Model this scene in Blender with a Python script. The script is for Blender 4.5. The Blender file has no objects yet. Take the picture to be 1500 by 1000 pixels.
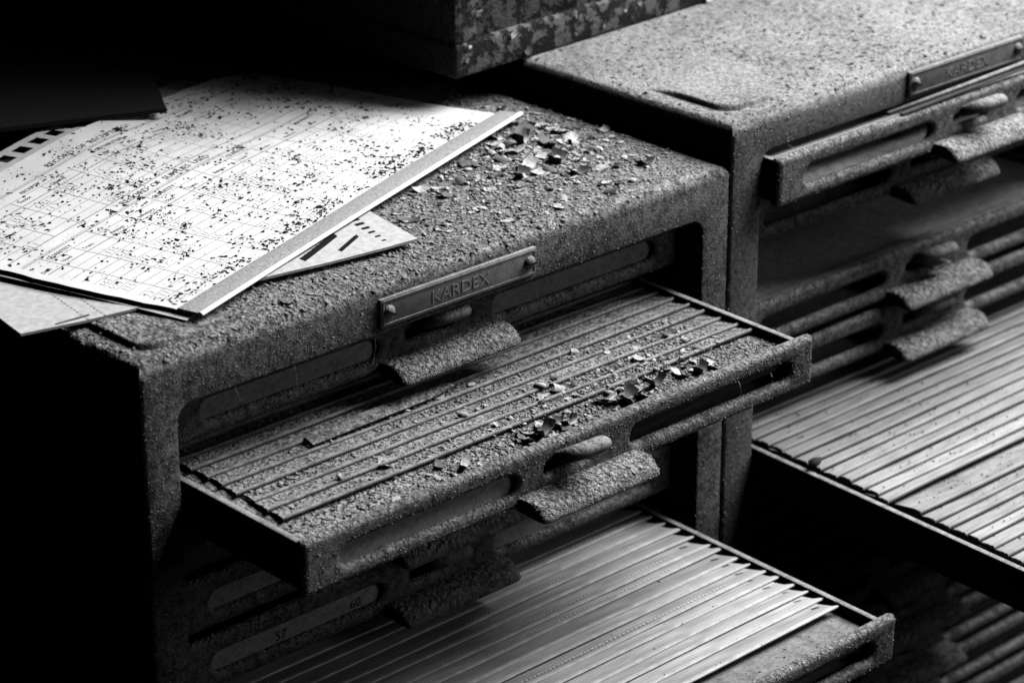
import bpy, bmesh, math, random
import numpy as np
from mathutils import Vector, Matrix

# ------------------------------------------------------------------ camera, light, exposure
scene = bpy.context.scene
MM = 0.001
cam_data = bpy.data.cameras.new('camera')
cam = bpy.data.objects.new('camera', cam_data)
scene.collection.objects.link(cam)
Rv = Vector((0.724352, -0.68942778, -0.00187579))
Uv = Vector((0.27004729, 0.28122155, 0.92086313))
Fv = Vector((0.63434111, 0.6675356, -0.3898815))
cam.matrix_world = Matrix(((Rv.x, Uv.x, -Fv.x, -0.48437408),
                           (Rv.y, Uv.y, -Fv.y, -0.6769978),
                           (Rv.z, Uv.z, -Fv.z, 0.35753033),
                           (0, 0, 0, 1)))
cam_data.sensor_width = 36.0
cam_data.lens = 102.418
cam_data.clip_start = 0.02
cam_data.clip_end = 50.0
cam_data.dof.use_dof = True
cam_data.dof.focus_distance = 0.985
cam_data.dof.aperture_fstop = 17.0
scene.camera = cam

world = bpy.data.worlds.new('World')
scene.world = world
world.use_nodes = True
world.node_tree.nodes['Background'].inputs['Color'].default_value = (1, 1, 1, 1)
world.node_tree.nodes['Background'].inputs['Strength'].default_value = 0.0003

def area_light(name, loc, target, sx, sy, power):
    d = bpy.data.lights.new(name, 'AREA')
    d.shape = 'RECTANGLE'
    d.size, d.size_y = sx, sy
    d.energy = power
    o = bpy.data.objects.new(name, d)
    scene.collection.objects.link(o)
    o.location = loc
    o.rotation_euler = (Vector(target) - Vector(loc)).to_track_quat('-Z', 'Y').to_euler()
    return o

# the one window the place is lit by: to the right, high, a little in front of the cabinets
area_light('window_light', (0.82, -0.1, 0.66), (0.2, 0.0, 0.0), 0.7, 0.6, 26.5)
# a weaker, lower opening in front of the cabinets, further off to the right
area_light('doorway_light', (0.78, -0.95, 0.26), (0.15, 0.0, -0.06), 0.6, 0.5, 1.15)

scene.view_settings.view_transform = 'Standard'
scene.view_settings.look = 'None'
scene.view_settings.exposure = 0.0
scene.view_settings.gamma = 1.0
scene.view_settings.use_curve_mapping = False
scene.render.film_transparent = False

rnd = random.Random(7)
rng = np.random.default_rng(7)
COL = scene.collection

# ------------------------------------------------------------------ helpers
def tag(o, label=None, cat=None, group=None, kind=None):
    if label: o['label'] = label
    if cat: o['category'] = cat
    if group: o['group'] = group
    if kind: o['kind'] = kind
    return o

def empty(name, loc=(0, 0, 0), label=None, cat=None, group=None):
    o = bpy.data.objects.new(name, None)
    COL.objects.link(o)
    o.empty_display_size = 0.02
    o.location = (loc[0]*MM, loc[1]*MM, loc[2]*MM)
    return tag(o, label, cat, group)

def new_mesh(name, verts, faces, mat, smooth=True, scale=MM):
    me = bpy.data.meshes.new(name)
    v = np.asarray(verts, dtype=float)*scale
    me.from_pydata(v.tolist(), [], faces)
    if mat: me.materials.append(mat)
    if smooth:
        me.polygons.foreach_set('use_smooth', [True]*len(me.polygons))
    me.update()
    return me

def obj(name, me, parent=None, loc=None, rot=None):
    o = bpy.data.objects.new(name, me)
    COL.objects.link(o)
    if parent: o.parent = parent
    if loc: o.location = (loc[0]*MM, loc[1]*MM, loc[2]*MM)
    if rot: o.rotation_euler = rot
    return o

def bm_mesh(name, bm, mat, smooth=True, angle=0.7):
    bmesh.ops.recalc_face_normals(bm, faces=bm.faces)
    me = bpy.data.meshes.new(name)
    bm.to_mesh(me); bm.free()
    if mat: me.materials.append(mat)
    if smooth:
        me.polygons.foreach_set('use_smooth', [True]*len(me.polygons))
        try: me.set_sharp_from_angle(angle=angle)
        except Exception: pass
    return me

def box_bm(x0, x1, y0, y1, z0, z1, bev=0, seg=2):
    bm = bmesh.new()
    bmesh.ops.create_cube(bm, size=1.0)
    for v in bm.verts:
        v.co = ((x0+x1)/2*MM + v.co.x*(x1-x0)*MM, (y0+y1)/2*MM + v.co.y*(y1-y0)*MM, (z0+z1)/2*MM + v.co.z*(z1-z0)*MM)
    if bev:
        bmesh.ops.bevel(bm, geom=bm.edges[:], offset=bev*MM, segments=seg, profile=0.5, affect='EDGES')
    return bm

def box(name, mat, x0, x1, y0, y1, z0, z1, bev=0, seg=2):
    return bm_mesh(name, box_bm(x0, x1, y0, y1, z0, z1, bev, seg), mat)

def rounded_rect(x0, x1, z0, z1, r, n=6):
    pts = []
    for cx, cz, a0 in ((x1-r, z1-r, 0), (x0+r, z1-r, 90), (x0+r, z0+r, 180), (x1-r, z0+r, 270)):
        for i in range(n+1):
            a = math.radians(a0 + 90*i/n)
            pts.append((cx + r*math.cos(a), cz + r*math.sin(a)))
    return pts

def plate_with_holes(name, mat, outlines, ext, bevel, res=3):
    """filled 2-D curve in the x-z plane, facing -y, with rounded rims -> mesh"""
    cu = bpy.data.curves.new(name, 'CURVE')
    cu.dimensions = '2D'; cu.fill_mode = 'BOTH'
    cu.extrude = ext*MM; cu.bevel_depth = bevel*MM; cu.bevel_resolution = res; cu.offset = -bevel*MM
    for pts in outlines:
        s = cu.splines.new('POLY'); s.points.add(len(pts)-1)
        for p, (x, z) in zip(s.points, pts): p.co = (x*MM, z*MM, 0, 1)
        s.use_cyclic_u = True
    tmp = bpy.data.objects.new('tmp', cu); COL.objects.link(tmp)
    dg = bpy.context.evaluated_depsgraph_get()
    me = bpy.data.meshes.new_from_object(tmp.evaluated_get(dg))
    bpy.data.objects.remove(tmp); bpy.data.curves.remove(cu)
    me.transform(Matrix(((1, 0, 0, 0), (0, 0, -1, 0), (0, 1, 0, 0), (0, 0, 0, 1))))
    me.materials.clear(); me.materials.append(mat)
    bm = bmesh.new(); bm.from_mesh(me)
    bmesh.ops.remove_doubles(bm, verts=bm.verts[:], dist=1e-6)
    bmesh.ops.recalc_face_normals(bm, faces=bm.faces)
    bm.to_mesh(me); bm.free()
    me.polygons.foreach_set('use_smooth', [True]*len(me.polygons))
    me.set_sharp_from_angle(angle=0.6)
    me.name = name
    return me

def text_verts(s, size):
    cu = bpy.data.curves.new('txt', 'FONT'); cu.body = s; cu.size = size; cu.resolution_u = 2
    tmp = bpy.data.objects.new('tmp', cu); COL.objects.link(tmp)
    dg = bpy.context.evaluated_depsgraph_get()
    me = bpy.data.meshes.new_from_object(tmp.evaluated_get(dg))
    V = [tuple(v.co) for v in me.vertices]; Fc = [tuple(p.vertices) for p in me.polygons]
    bpy.data.objects.remove(tmp); bpy.data.curves.remove(cu); bpy.data.meshes.remove(me)
    return V, Fc

# ------------------------------------------------------------------ materials
def nd(nt, kind, **kw):
    n = nt.nodes.new(kind)
    for k, v in kw.items():
        if k in n.inputs: n.inputs[k].default_value = v
        else: setattr(n, k, v)
    return n

def base_mat(name, rough=0.85, spec=0.2):
    m = bpy.data.materials.new(name); m.use_nodes = True
    nt = m.node_tree; b = nt.nodes['Principled BSDF']
    b.inputs['Roughness'].default_value = rough
    b.inputs['Specular IOR Level'].default_value = spec
    return m, nt, b

def ramp(nt, src, stops):
    r = nt.nodes.new('ShaderNodeValToRGB')
    el = r.color_ramp.elements
    while len(el) < len(stops): el.new(0.5)
    for e, (p, c) in zip(el, stops):
        e.position = p; e.color = (c, c, c, 1)
    nt.links.new(src, r.inputs['Fac'])
    return r.outputs['Color']

def dusty(name, lo, hi, grain=900, bump=0.0005, speck=0.5, coarse=220, rough=0.9, spec=0.15, glint=0.0, side=0.35):
    """metal under a coat of gritty dust: mottled tone, dark specks, granular relief"""
    m, nt, b = base_mat(name, rough, spec)
    L = nt.links.new
    tc = nd(nt, 'ShaderNodeTexCoord')
    n1 = nd(nt, 'ShaderNodeTexNoise', Scale=grain*0.75, Detail=2.5, Roughness=0.65)
    n2 = nd(nt, 'ShaderNodeTexNoise', Scale=coarse, Detail=3.0, Roughness=0.6)
    n3 = nd(nt, 'ShaderNodeTexNoise', Scale=22.0, Detail=4.0, Roughness=0.6)
    v1 = nd(nt, 'ShaderNodeTexVoronoi', Scale=grain*0.6)
    for n in (n1, n2, n3, v1): L(tc.outputs['Object'], n.inputs['Vector'])
    mix = nd(nt, 'ShaderNodeMath', operation='ADD'); L(n1.outputs['Fac'], mix.inputs[0]); L(n2.outputs['Fac'], mix.inputs[1])
    mix2 = nd(nt, 'ShaderNodeMath', operation='MULTIPLY_ADD'); L(n3.outputs['Fac'], mix2.inputs[0]); mix2.inputs[1].default_value = 0.6; L(mix.outputs[0], mix2.inputs[2])
    half = nd(nt, 'ShaderNodeMath', operation='MULTIPLY'); L(mix2.outputs[0], half.inputs[0]); half.inputs[1].default_value = 1/2.6
    col = ramp(nt, half.outputs[0], [(0.34, lo*(1-speck)), (0.45, lo), (0.56, hi), (0.70, hi*1.25)])
    if glint:
        nv = nd(nt, 'ShaderNodeTexVoronoi', Scale=grain*1.6); L(tc.outputs['Object'], nv.inputs['Vector'])
        sep = nd(nt, 'ShaderNodeSeparateColor'); L(nv.outputs['Color'], sep.inputs[0])
        gt = nd(nt, 'ShaderNodeMath', operation='GREATER_THAN'); L(sep.outputs[0], gt.inputs[0]); gt.inputs[1].default_value = 1-glint
        mx = nd(nt, 'ShaderNodeMix', data_type='RGBA'); L(gt.outputs[0], mx.inputs[0]); L(col, mx.inputs[6]); mx.inputs[7].default_value = (0.55, 0.55, 0.55, 1)
        col = mx.outputs[2]
    # pale dust lies on what faces up; upright faces darkened in colour as shade
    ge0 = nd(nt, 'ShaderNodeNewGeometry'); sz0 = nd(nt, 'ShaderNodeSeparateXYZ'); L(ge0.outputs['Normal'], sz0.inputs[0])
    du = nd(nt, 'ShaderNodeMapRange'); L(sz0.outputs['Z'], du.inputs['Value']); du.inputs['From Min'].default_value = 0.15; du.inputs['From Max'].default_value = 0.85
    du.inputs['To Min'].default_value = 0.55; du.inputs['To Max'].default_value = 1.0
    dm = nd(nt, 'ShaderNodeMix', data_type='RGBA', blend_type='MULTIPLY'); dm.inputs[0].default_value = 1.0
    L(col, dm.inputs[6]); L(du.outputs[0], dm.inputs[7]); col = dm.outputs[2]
    L(col, b.inputs['Base Color'])
    hsum = nd(nt, 'ShaderNodeMath', operation='MULTIPLY_ADD'); L(v1.outputs['Distance'], hsum.inputs[0]); hsum.inputs[1].default_value = -0.7; L(n1.outputs['Fac'], hsum.inputs[2])
    hs2 = nd(nt, 'ShaderNodeMath', operation='MULTIPLY_ADD'); L(n2.outputs['Fac'], hs2.inputs[0]); hs2.inputs[1].default_value = 0.45; L(hsum.outputs[0], hs2.inputs[2]); hsum = hs2
    # dust settles thickest on what faces up, so the relief is coarser there
    ge = nd(nt, 'ShaderNodeNewGeometry'); sx = nd(nt, 'ShaderNodeSeparateXYZ'); L(ge.outputs['Normal'], sx.inputs[0])
    mr = nd(nt, 'ShaderNodeMapRange'); L(sx.outputs['Z'], mr.inputs['Value'])
    mr.inputs['From Min'].default_value = 0.1; mr.inputs['From Max'].default_value = 0.8; mr.inputs['To Min'].default_value = side*bump; mr.inputs['To Max'].default_value = bump
    bp = nd(nt, 'ShaderNodeBump', Strength=1.0, Distance=bump); L(mr.outputs[0], bp.inputs['Distance'])
    pv = nd(nt, 'ShaderNodeMapRange'); L(n3.outputs['Fac'], pv.inputs['Value'])
    pv.inputs['From Min'].default_value = 0.38; pv.inputs['From Max'].default_value = 0.62; pv.inputs['To Min'].default_value = 0.35; pv.inputs['To Max'].default_value = 1.15
    pm = nd(nt, 'ShaderNodeMath', operation='MULTIPLY'); L(mr.outputs[0], pm.inputs[0]); L(pv.outputs[0], pm.inputs[1]); L(pm.outputs[0], bp.inputs['Distance'])
    nf = nd(nt, 'ShaderNodeTexNoise', Scale=grain*1.5, Detail=2.0, Roughness=0.6); L(tc.outputs['Object'], nf.inputs['Vector'])
    uf = nd(nt, 'ShaderNodeMapRange'); L(sx.outputs['Z'], uf.inputs['Value']); uf.inputs['From Min'].default_value = 0.1; uf.inputs['From Max'].default_value = 0.8
    hm = nd(nt, 'ShaderNodeMix', data_type='FLOAT'); L(uf.outputs[0], hm.inputs[0]); L(nf.outputs['Fac'], hm.inputs[2]); L(hsum.outputs[0], hm.inputs[3])
    L(hm.outputs[0], bp.inputs['Height']); L(bp.outputs[0], b.inputs['Normal'])
    return m

def plain(name, c, var=0.25, scale=300, rough=0.7, spec=0.3, bump=0.0, stretch=None, per_object=0.0):
    m, nt, b = base_mat(name, rough, spec)
    L = nt.links.new
    tc = nd(nt, 'ShaderNodeTexCoord'); vec = tc.outputs['Object']
    if stretch:
        mp = nd(nt, 'ShaderNodeMapping'); mp.inputs['Scale'].default_value = stretch
        L(vec, mp.inputs['Vector']); vec = mp.outputs[0]
    n = nd(nt, 'ShaderNodeTexNoise', Scale=scale, Detail=5.0, Roughness=0.6); L(vec, n.inputs['Vector'])
    L(ramp(nt, n.outputs['Fac'], [(0.3, c*(1-var)), (0.7, min(1, c*(1+var)))]), b.inputs['Base Color'])
    if per_object:
        oi = nd(nt, 'ShaderNodeObjectInfo'); mr = nd(nt, 'ShaderNodeMapRange'); L(oi.outputs['Random'], mr.inputs['Value'])
        mr.inputs['To Min'].default_value = 1-per_object; mr.inputs['To Max'].default_value = 1+per_object*0.4
        src = b.inputs['Base Color'].links[0].from_socket
        mm = nd(nt, 'ShaderNodeMix', data_type='RGBA', blend_type='MULTIPLY'); mm.inputs[0].default_value = 1.0
        L(src, mm.inputs[6]); L(mr.outputs[0], mm.inputs[7]); L(mm.outputs[2], b.inputs['Base Color'])
    if bump:
        bp = nd(nt, 'ShaderNodeBump', Strength=1.0, Distance=bump); L(n.outputs['Fac'], bp.inputs['Height']); L(bp.outputs[0], b.inputs['Normal'])
    return m

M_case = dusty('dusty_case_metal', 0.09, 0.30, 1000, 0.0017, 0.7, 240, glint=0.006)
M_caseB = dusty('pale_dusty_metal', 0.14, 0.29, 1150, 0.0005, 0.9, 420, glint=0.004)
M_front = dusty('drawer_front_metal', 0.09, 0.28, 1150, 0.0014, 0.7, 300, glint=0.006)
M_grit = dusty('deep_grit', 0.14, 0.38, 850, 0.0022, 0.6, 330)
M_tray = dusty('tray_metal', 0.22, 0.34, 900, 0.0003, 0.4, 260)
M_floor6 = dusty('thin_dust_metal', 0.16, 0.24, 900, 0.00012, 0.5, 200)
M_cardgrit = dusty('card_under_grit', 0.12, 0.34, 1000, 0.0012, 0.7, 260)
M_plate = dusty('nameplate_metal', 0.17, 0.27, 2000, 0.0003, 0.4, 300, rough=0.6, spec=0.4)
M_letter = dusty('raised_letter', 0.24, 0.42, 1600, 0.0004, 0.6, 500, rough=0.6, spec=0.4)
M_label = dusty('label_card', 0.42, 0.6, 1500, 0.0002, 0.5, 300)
M_celluloid = plain('card_celluloid', 0.40, 0.45, 90, 0.65, 0.15, stretch=(0.25, 1.6, 1.6), per_object=0.4)
M_celluloidB = plain('worn_card_celluloid', 0.34, 0.35, 160, 0.6, 0.3, stretch=(0.3, 1.5, 1.5), per_object=0.25)
M_bead = plain('card_tip_bead', 0.5, 0.25, 200, 0.5, 0.3)
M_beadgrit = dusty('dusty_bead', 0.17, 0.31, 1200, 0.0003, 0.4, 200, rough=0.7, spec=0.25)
M_paper = plain('form_paper', 0.74, 0.12, 60, 0.9, 0.1)
M_paper2 = plain('grey_paper', 0.55, 0.12, 260, 0.9, 0.1)
M_manila = plain('manila_card', 0.5, 0.2, 420, 0.85, 0.15)
M_tip = plain('tip_strip', 0.34, 0.5, 1500, 0.6, 0.3)
M_tipbead = plain('tip_bead', 0.75, 0.1, 300, 0.4, 0.5)
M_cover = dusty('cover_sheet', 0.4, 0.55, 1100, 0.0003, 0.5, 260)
M_ink = plain('print_ink', 0.07, 0.2, 800, 0.9, 0.1)
M_rule = plain('rule_ink', 0.36, 0.2, 800, 0.9, 0.1)
M_pencil = plain('pencil_mark', 0.34, 0.3, 800, 0.9, 0.1)
M_black = plain('slit_black', 0.012, 0.3, 300, 0.9, 0.05)
M_dark = plain('dark_interior', 0.05, 0.3, 200, 0.9, 0.1)
M_folder = plain('dark_folder', 0.014, 0.3, 700, 0.9, 0.1)
M_grain = plain('grit_grain', 0.24, 0.75, 700, 0.9, 0.1)
M_speck = plain('soot_speck', 0.02, 0.5, 600, 0.9, 0.1)
M_flake_l = plain('pale_flake', 0.46, 0.5, 400, 0.85, 0.2)
M_flake_d = plain('dark_flake', 0.10, 0.5, 300, 0.7, 0.3)
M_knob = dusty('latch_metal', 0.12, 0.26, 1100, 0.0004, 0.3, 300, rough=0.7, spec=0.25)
M_thread = plain('cobweb_thread', 0.5, 0.1, 300, 0.8, 0.2)
M_stone = plain('dark_crumb', 0.03, 0.5, 300, 0.8, 0.2, 0.0004)

def flaked(name):
    m, nt, b = base_mat(name, 0.75, 0.25)
    L = nt.links.new
    tc = nd(nt, 'ShaderNodeTexCoord')
    n = nd(nt, 'ShaderNodeTexNoise', Scale=150.0, Detail=6.0, Roughness=0.66); L(tc.outputs['Object'], n.inputs['Vector'])
    n2 = nd(nt, 'ShaderNodeTexNoise', Scale=700.0, Detail=3.0); L(tc.outputs['Object'], n2.inputs['Vector'])
    c = ramp(nt, n.outputs['Fac'], [(0.42, 0.008), (0.50, 0.02), (0.525, 0.12), (0.8, 0.17)])
    L(c, b.inputs['Base Color'])
    h = nd(nt, 'ShaderNodeMath', operation='MULTIPLY_ADD'); L(n2.outputs['Fac'], h.inputs[0]); h.inputs[1].default_value = 0.25
    L(ramp(nt, n.outputs['Fac'], [(0.44, 0.0), (0.53, 1.0)]), h.inputs[2])
    bp = nd(nt, 'ShaderNodeBump', Strength=1.0, Distance=0.002); L(h.outputs[0], bp.inputs['Height']); L(bp.outputs[0], b.inputs['Normal'])
    return m
M_flaked = flaked('peeling_paint')

# ------------------------------------------------------------------ the setting
bench = obj('bench_top', box('bench_top', M_dark, -500, 900, -450, 700, -392, -372))
tag(bench, kind='structure')

# ------------------------------------------------------------------ the cabinets
WID = 270.0
def make_case(root, x0, ztop, header, post, mat, depth=400.0, zbot=-372.0):
    bm = box_bm(x0, x0+WID, 0, depth, zbot, ztop)
    top_edges = [e for e in bm.edges if all(abs(v.co.z-ztop*MM) < 1e-6 for v in e.verts)]
    vert_front = [e for e in bm.edges if all(abs(v.co.y) < 1e-6 for v in e.verts) and abs(e.verts[0].co.x-e.verts[1].co.x) < 1e-6]
    bmesh.ops.bevel(bm, geom=top_edges, offset=5.5*MM, segments=6, profile=0.5, affect='EDGES')
    me = bm_mesh('case', bm, mat, True, 0.9)
    o = obj('case', me, root)
    # opening with rounded upper corners, cut right through the front
    pts = rounded_rect(x0+post, x0+WID-post, zbot+14, ztop-header, 6.0)
    n = len(pts)
    V = [(x, -8, z) for x, z in pts] + [(x, depth-6, z) for x, z in pts]
    Fc = [list(range(n)), list(range(2*n-1, n-1, -1))] + [[i, i+n, (i+1) % n+n, (i+1) % n] for i in range(n)]
    cme = new_mesh('cut', V, Fc, mat, False)
    bmc = bmesh.new(); bmc.from_mesh(cme); bmesh.ops.recalc_face_normals(bmc, faces=bmc.faces); bmc.to_mesh(cme); bmc.free()
    co = obj('cut', cme, root)
    bpy.context.view_layer.update()
    md = o.modifiers.new('b', 'BOOLEAN'); md.object = co; md.operation = 'DIFFERENCE'; md.solver = 'EXACT'
    dg = bpy.context.evaluated_depsgraph_get()
    m2 = bpy.data.meshes.new_from_object(o.evaluated_get(dg))
    o.modifiers.clear(); old = o.data; o.data = m2; m2.name = 'case'
    bpy.data.objects.remove(co); bpy.data.meshes.remove(old); bpy.data.meshes.remove(cme)
    bm = bmesh.new(); bm.from_mesh(m2)
    bm.edges.ensure_lookup_table()
    rim = [e for e in bm.edges if all(abs(v.co.y) < 1e-5 for v in e.verts) and len(e.link_faces) == 2 and
           e.calc_face_angle(0) > 1.0 and all((x0+post-0.5)*MM <= v.co.x <= (x0+WID-post+0.5)*MM and v.co.z < (ztop-header+0.5)*MM for v in e.verts)]
    try: bmesh.ops.bevel(bm, geom=rim, offset=0.8*MM, segments=2, profile=0.5, affect='EDGES')
    except Exception: pass
    sides = [e for e in bm.edges if all(abs(v.co.y) < 1e-5 for v in e.verts) and all(abs(v.co.x-x0*MM) < 1e-5 or abs(v.co.x-(x0+WID)*MM) < 1e-5 for v in e.verts) and abs(e.verts[0].co.z-e.verts[1].co.z) > 0.02]
    try: bmesh.ops.bevel(bm, geom=sides, offset=1.6*MM, segments=3, profile=0.5, affect='EDGES')
    except Exception: pass
    for f in bm.faces: f.smooth = True
    bm.to_mesh(m2); bm.free()
    m2.set_sharp_from_angle(angle=0.6)
    return o

def raised_corner(root, x0, y0, z, h, mat):
    """pressed corner seat on the cabinet top: a step at the corner that dies out along both edges"""
    r = 7.0; out = [(x0, y0+60-6*i) for i in range(9)]
    out += [(x0+r-r*math.cos(math.radians(a)), y0+r-r*math.sin(math.radians(a))) for a in (10, 25, 40, 50, 65, 80, 90)]
    out += [(x0+r+5*i, y0) for i in range(1, 11)]
    n = len(out); V, Fc = [], []
    def amp(x, y): return max(0.0, min(1.0, (40-(y-y0))/14))*max(0.0, min(1.0, (34-(x-x0))/26))
    inner = (x0+75, y0+75)
    for k, t in enumerate((-0.012, 0.0, 0.004, 0.012, 0.08, 0.2, 0.4, 0.7)):
        for x, y in out:
            px, py = x+(inner[0]-x)*t, y+(inner[1]-y)*t
            hh = h*amp(x, y)*(-0.2, 0.6, 0.92, 1.0, 1.0, 0.8, 0.4, 0.0)[k]
            V.append((px, py, z+hh-(0.25 if hh <= 0.02 else 0.0)))
    for k in range(7):
        for i in range(n-1): Fc.append([k*n+i, k*n+i+1, (k+1)*n+i+1, (k+1)*n+i])
    return obj('raised_corner', new_mesh('raised_corner', V, Fc, mat), root)

def screw_mesh():
    bm = bmesh.new()
    bmesh.ops.create_uvsphere(bm, u_segments=14, v_segments=8, radius=1.0)
    for v in bm.verts:
        x, y, z = v.co
        v.co = (x*2.5*MM, (-z*1.7 if z > 0 else -z*0.4)*MM, y*2.5*MM)
    return bm_mesh('screw', bm, M_plate)
ME_screw = screw_mesh()
ME_slot = box('screw_slot', M_black, -2.0, 2.0, -1.85, -0.9, -0.28, 0.28)

def nameplate(root, cx, cz, tilt=0.0):
    p = obj('nameplate', box('nameplate', M_plate, -35.8, 35.8, -1.5, 0.4, -5.1, 5.1, 0.35, 2), root, (cx, 0, cz), (0, tilt, 0))
    fr = plate_with_holes('plate_rim', M_plate, [rounded_rect(-35.2, 35.2, -4.6, 4.6, 0.6), rounded_rect(-34.3, 34.3, -3.7, 3.7, 0.5)], 0.15, 0.12, 1)
    obj('plate_rim', fr, p, (0, -1.55, 0))
    for sx in (-32.3, 32.3):
        s = obj('screw', ME_screw, p, (sx, -1.5, 0.2), (0, rnd.uniform(0, 1.2), 0))
        so = obj('screw_slot', ME_slot, p, (sx, -1.6, 0.2), (0, 0.5 if sx < 0 else 0.1, 0))
    V, Fc = text_verts('KARDEX', 6.2)
    xs = [v[0] for v in V]; w = max(xs)
    sc = 27.0/w
    Vf = [((x-w/2)*sc, -1.75, y-2.2) for x, y, _ in V]; nv = len(Vf)
    Vb = [(x, -1.3, z) for x, _, z in Vf]
    from collections import Counter
    ec = Counter()
    for f in Fc:
        for a, b in zip(f, f[1:]+f[:1]): ec[(a, b)] += 1
    side = [[a, b, b+nv, a+nv] for (a, b) in ec if (b, a) not in ec]
    obj('lettering', new_mesh('lettering', Vf+Vb, [list(f) for f in Fc]+side, M_letter, False), p)
    return p

cabA = empty('card_index_cabinet', (0, 0, 0), 'dusty metal card cabinet carrying the printed paper sheets on its top', 'cabinet')
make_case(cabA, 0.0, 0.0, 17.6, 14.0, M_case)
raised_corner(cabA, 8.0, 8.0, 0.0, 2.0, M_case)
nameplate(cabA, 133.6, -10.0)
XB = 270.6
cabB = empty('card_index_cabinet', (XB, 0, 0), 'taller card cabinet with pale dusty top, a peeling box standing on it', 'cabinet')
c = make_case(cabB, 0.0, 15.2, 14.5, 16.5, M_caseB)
raised_corner(cabB, 8.5, 10.5, 15.2, 2.2, M_caseB)
nameplate(cabB, 135.6, 8.2)

# ------------------------------------------------------------------ drawers
HW = 118.6
def stadium(x0, x1, z0, z1): return rounded_rect(x0, x1, z0, z1, (z1-z0)/2-0.05, 8)
def front_mesh(mat):
    return plate_with_holes('front_panel', mat,
        [rounded_rect(-HW, HW, -19.2, 0, 1.6, 3), stadium(-103.4, -27.5, -14.0, -6.4), stadium(25.4, 107, -14.0, -6.4),
         rounded_rect(-15, 6, -11.8, -7.2, 1.0, 3)], 0.25, 2.2, 4)
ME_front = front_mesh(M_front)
ME_front.transform(Matrix.Translation((0, 2.4*MM, 0)))

def handle_mesh(mat):
    # lip profile (y, z) from the front face out to the tip and back underneath
    prof = [(1.0, -15.0), (-2.0, -14.7), (-5.0, -14.5), (-7.5, -14.9), (-9.6, -15.9), (-11.3, -17.4), (-12.4, -18.9), (-12.8, -19.8), (-12.4, -20.6), (-11.0, -20.8), (-5.0, -20.4), (1.0, -20.2)]
    n = len(prof); nx = 15
    V, Fc = [], []
    for i in range(nx):
        t = (0, .012, .03, .06, .12, .2, .3, .5, .7, .8, .88, .94, .97, .988, 1.0)[i]; x = -27.5+55*t
        end = min(i, nx-1-i)
        for y, z in prof:
            s = 1.0
            s = (0.86, 0.95, 0.985, 1.0)[min(end, 3)]
            V.append((x, y*s if y < 0 else y, -18.0+(z+18.0)*s))
    for i in range(nx-1):
        for j in range(n):
            Fc.append([i*n+j, i*n+(j+1) % n, (i+1)*n+(j+1) % n, (i+1)*n+j])
    Fc += [list(range(n-1, -1, -1)), [(nx-1)*n+j for j in range(n)]]
    # closed web below the lip so the ends read as a wedge
    me = new_mesh('handle', V, Fc, mat)
    bm = bmesh.new(); bm.from_mesh(me); bmesh.ops.recalc_face_normals(bm, faces=bm.faces); bm.to_mesh(me); bm.free()
    me.set_sharp_from_angle(angle=0.9)
    return me
ME_handle = handle_mesh(M_grit)

def knob_mesh():
    # thumb latch: a rolled sheet tongue ending in a fat rounded roll
    V, Fc = [], []; ns = 14; rings = []
    path = [(-12, 1.5, -6.0, 0.8), (-11.6, -1.0, -5.4, 2.0), (-10.3, -3.8, -4.2, 2.7), (-7.5, -6.0, -3.2, 3.0), (-4, -7.0, -2.8, 3.0), (0, -7.3, -2.7, 3.0), (3.4, -7.3, -2.7, 3.0), (5.3, -7.2, -2.8, 2.6), (6.5, -7.1, -2.9, 1.7), (7.0, -7.0, -3.0, 0.6)]
    for x, y, z, r in path:
        for k in range(ns):
            a = 2*math.pi*k/ns
            V.append((x, y+r*1.15*math.cos(a), z+r*0.85*math.sin(a)))
    m = len(path)
    for i in range(m-1):
        for k in range(ns):
            Fc.append([i*ns+k, i*ns+(k+1) % ns, (i+1)*ns+(k+1) % ns, (i+1)*ns+k])
    Fc += [list(range(ns)), [(m-1)*ns+k for k in range(ns-1, -1, -1)]]
    # tongue back to the front
    b0 = len(V)
    for (x, y, z) in [(-8, -6, -4.6), (4, -7, -4.4), (4, 4, -8.4), (-8, 4, -8.4), (-8, -6, -5.6), (4, -7, -5.4), (4, 4, -9.4), (-8, 4, -9.4)]: V.append((x, y, z))
    Fc += [[b0+i for i in q] for q in ((0, 1, 2, 3), (7, 6, 5, 4), (0, 4, 5, 1), (1, 5, 6, 2), (2, 6, 7, 3), (3, 7, 4, 0))]
    me = new_mesh('latch_knob', V, Fc, M_knob)
    bm = bmesh.new(); bm.from_mesh(me); bmesh.ops.recalc_face_normals(bm, faces=bm.faces); bm.to_mesh(me); bm.free()
    me.set_sharp_from_angle(angle=1.0)
    return me
ME_knob = knob_mesh()
ME_label = box('label_card', M_label, -105, -26, 2.9, 3.3, -15.5, -5)
ME_labelR = box('label_card', M_label, 24, 108.5, 2.9, 3.3, -15.5, -5)
ME_wall = bm_mesh('side_wall', box_bm(-1.3, 1.3, 3.2, 330, -17.5, -0.9, 0.6, 2), M_tray)
ME_floor = box('tray_floor', M_tray, -111, 111, 4, 330, -18.2, -17.4)
ME_bar = box('inner_bar', M_dark, 24, 109, 5.0, 7.5, -11.5, -6.0, 0.8)

def digits(root, s, x, z, size):
    V, Fc = text_verts(s, size)
    V = [(x+v[0], 2.8, z+v[1]) for v in V]
    obj('digits', new_mesh('digits', V, [list(f) for f in Fc], M_black, False), root)

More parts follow.
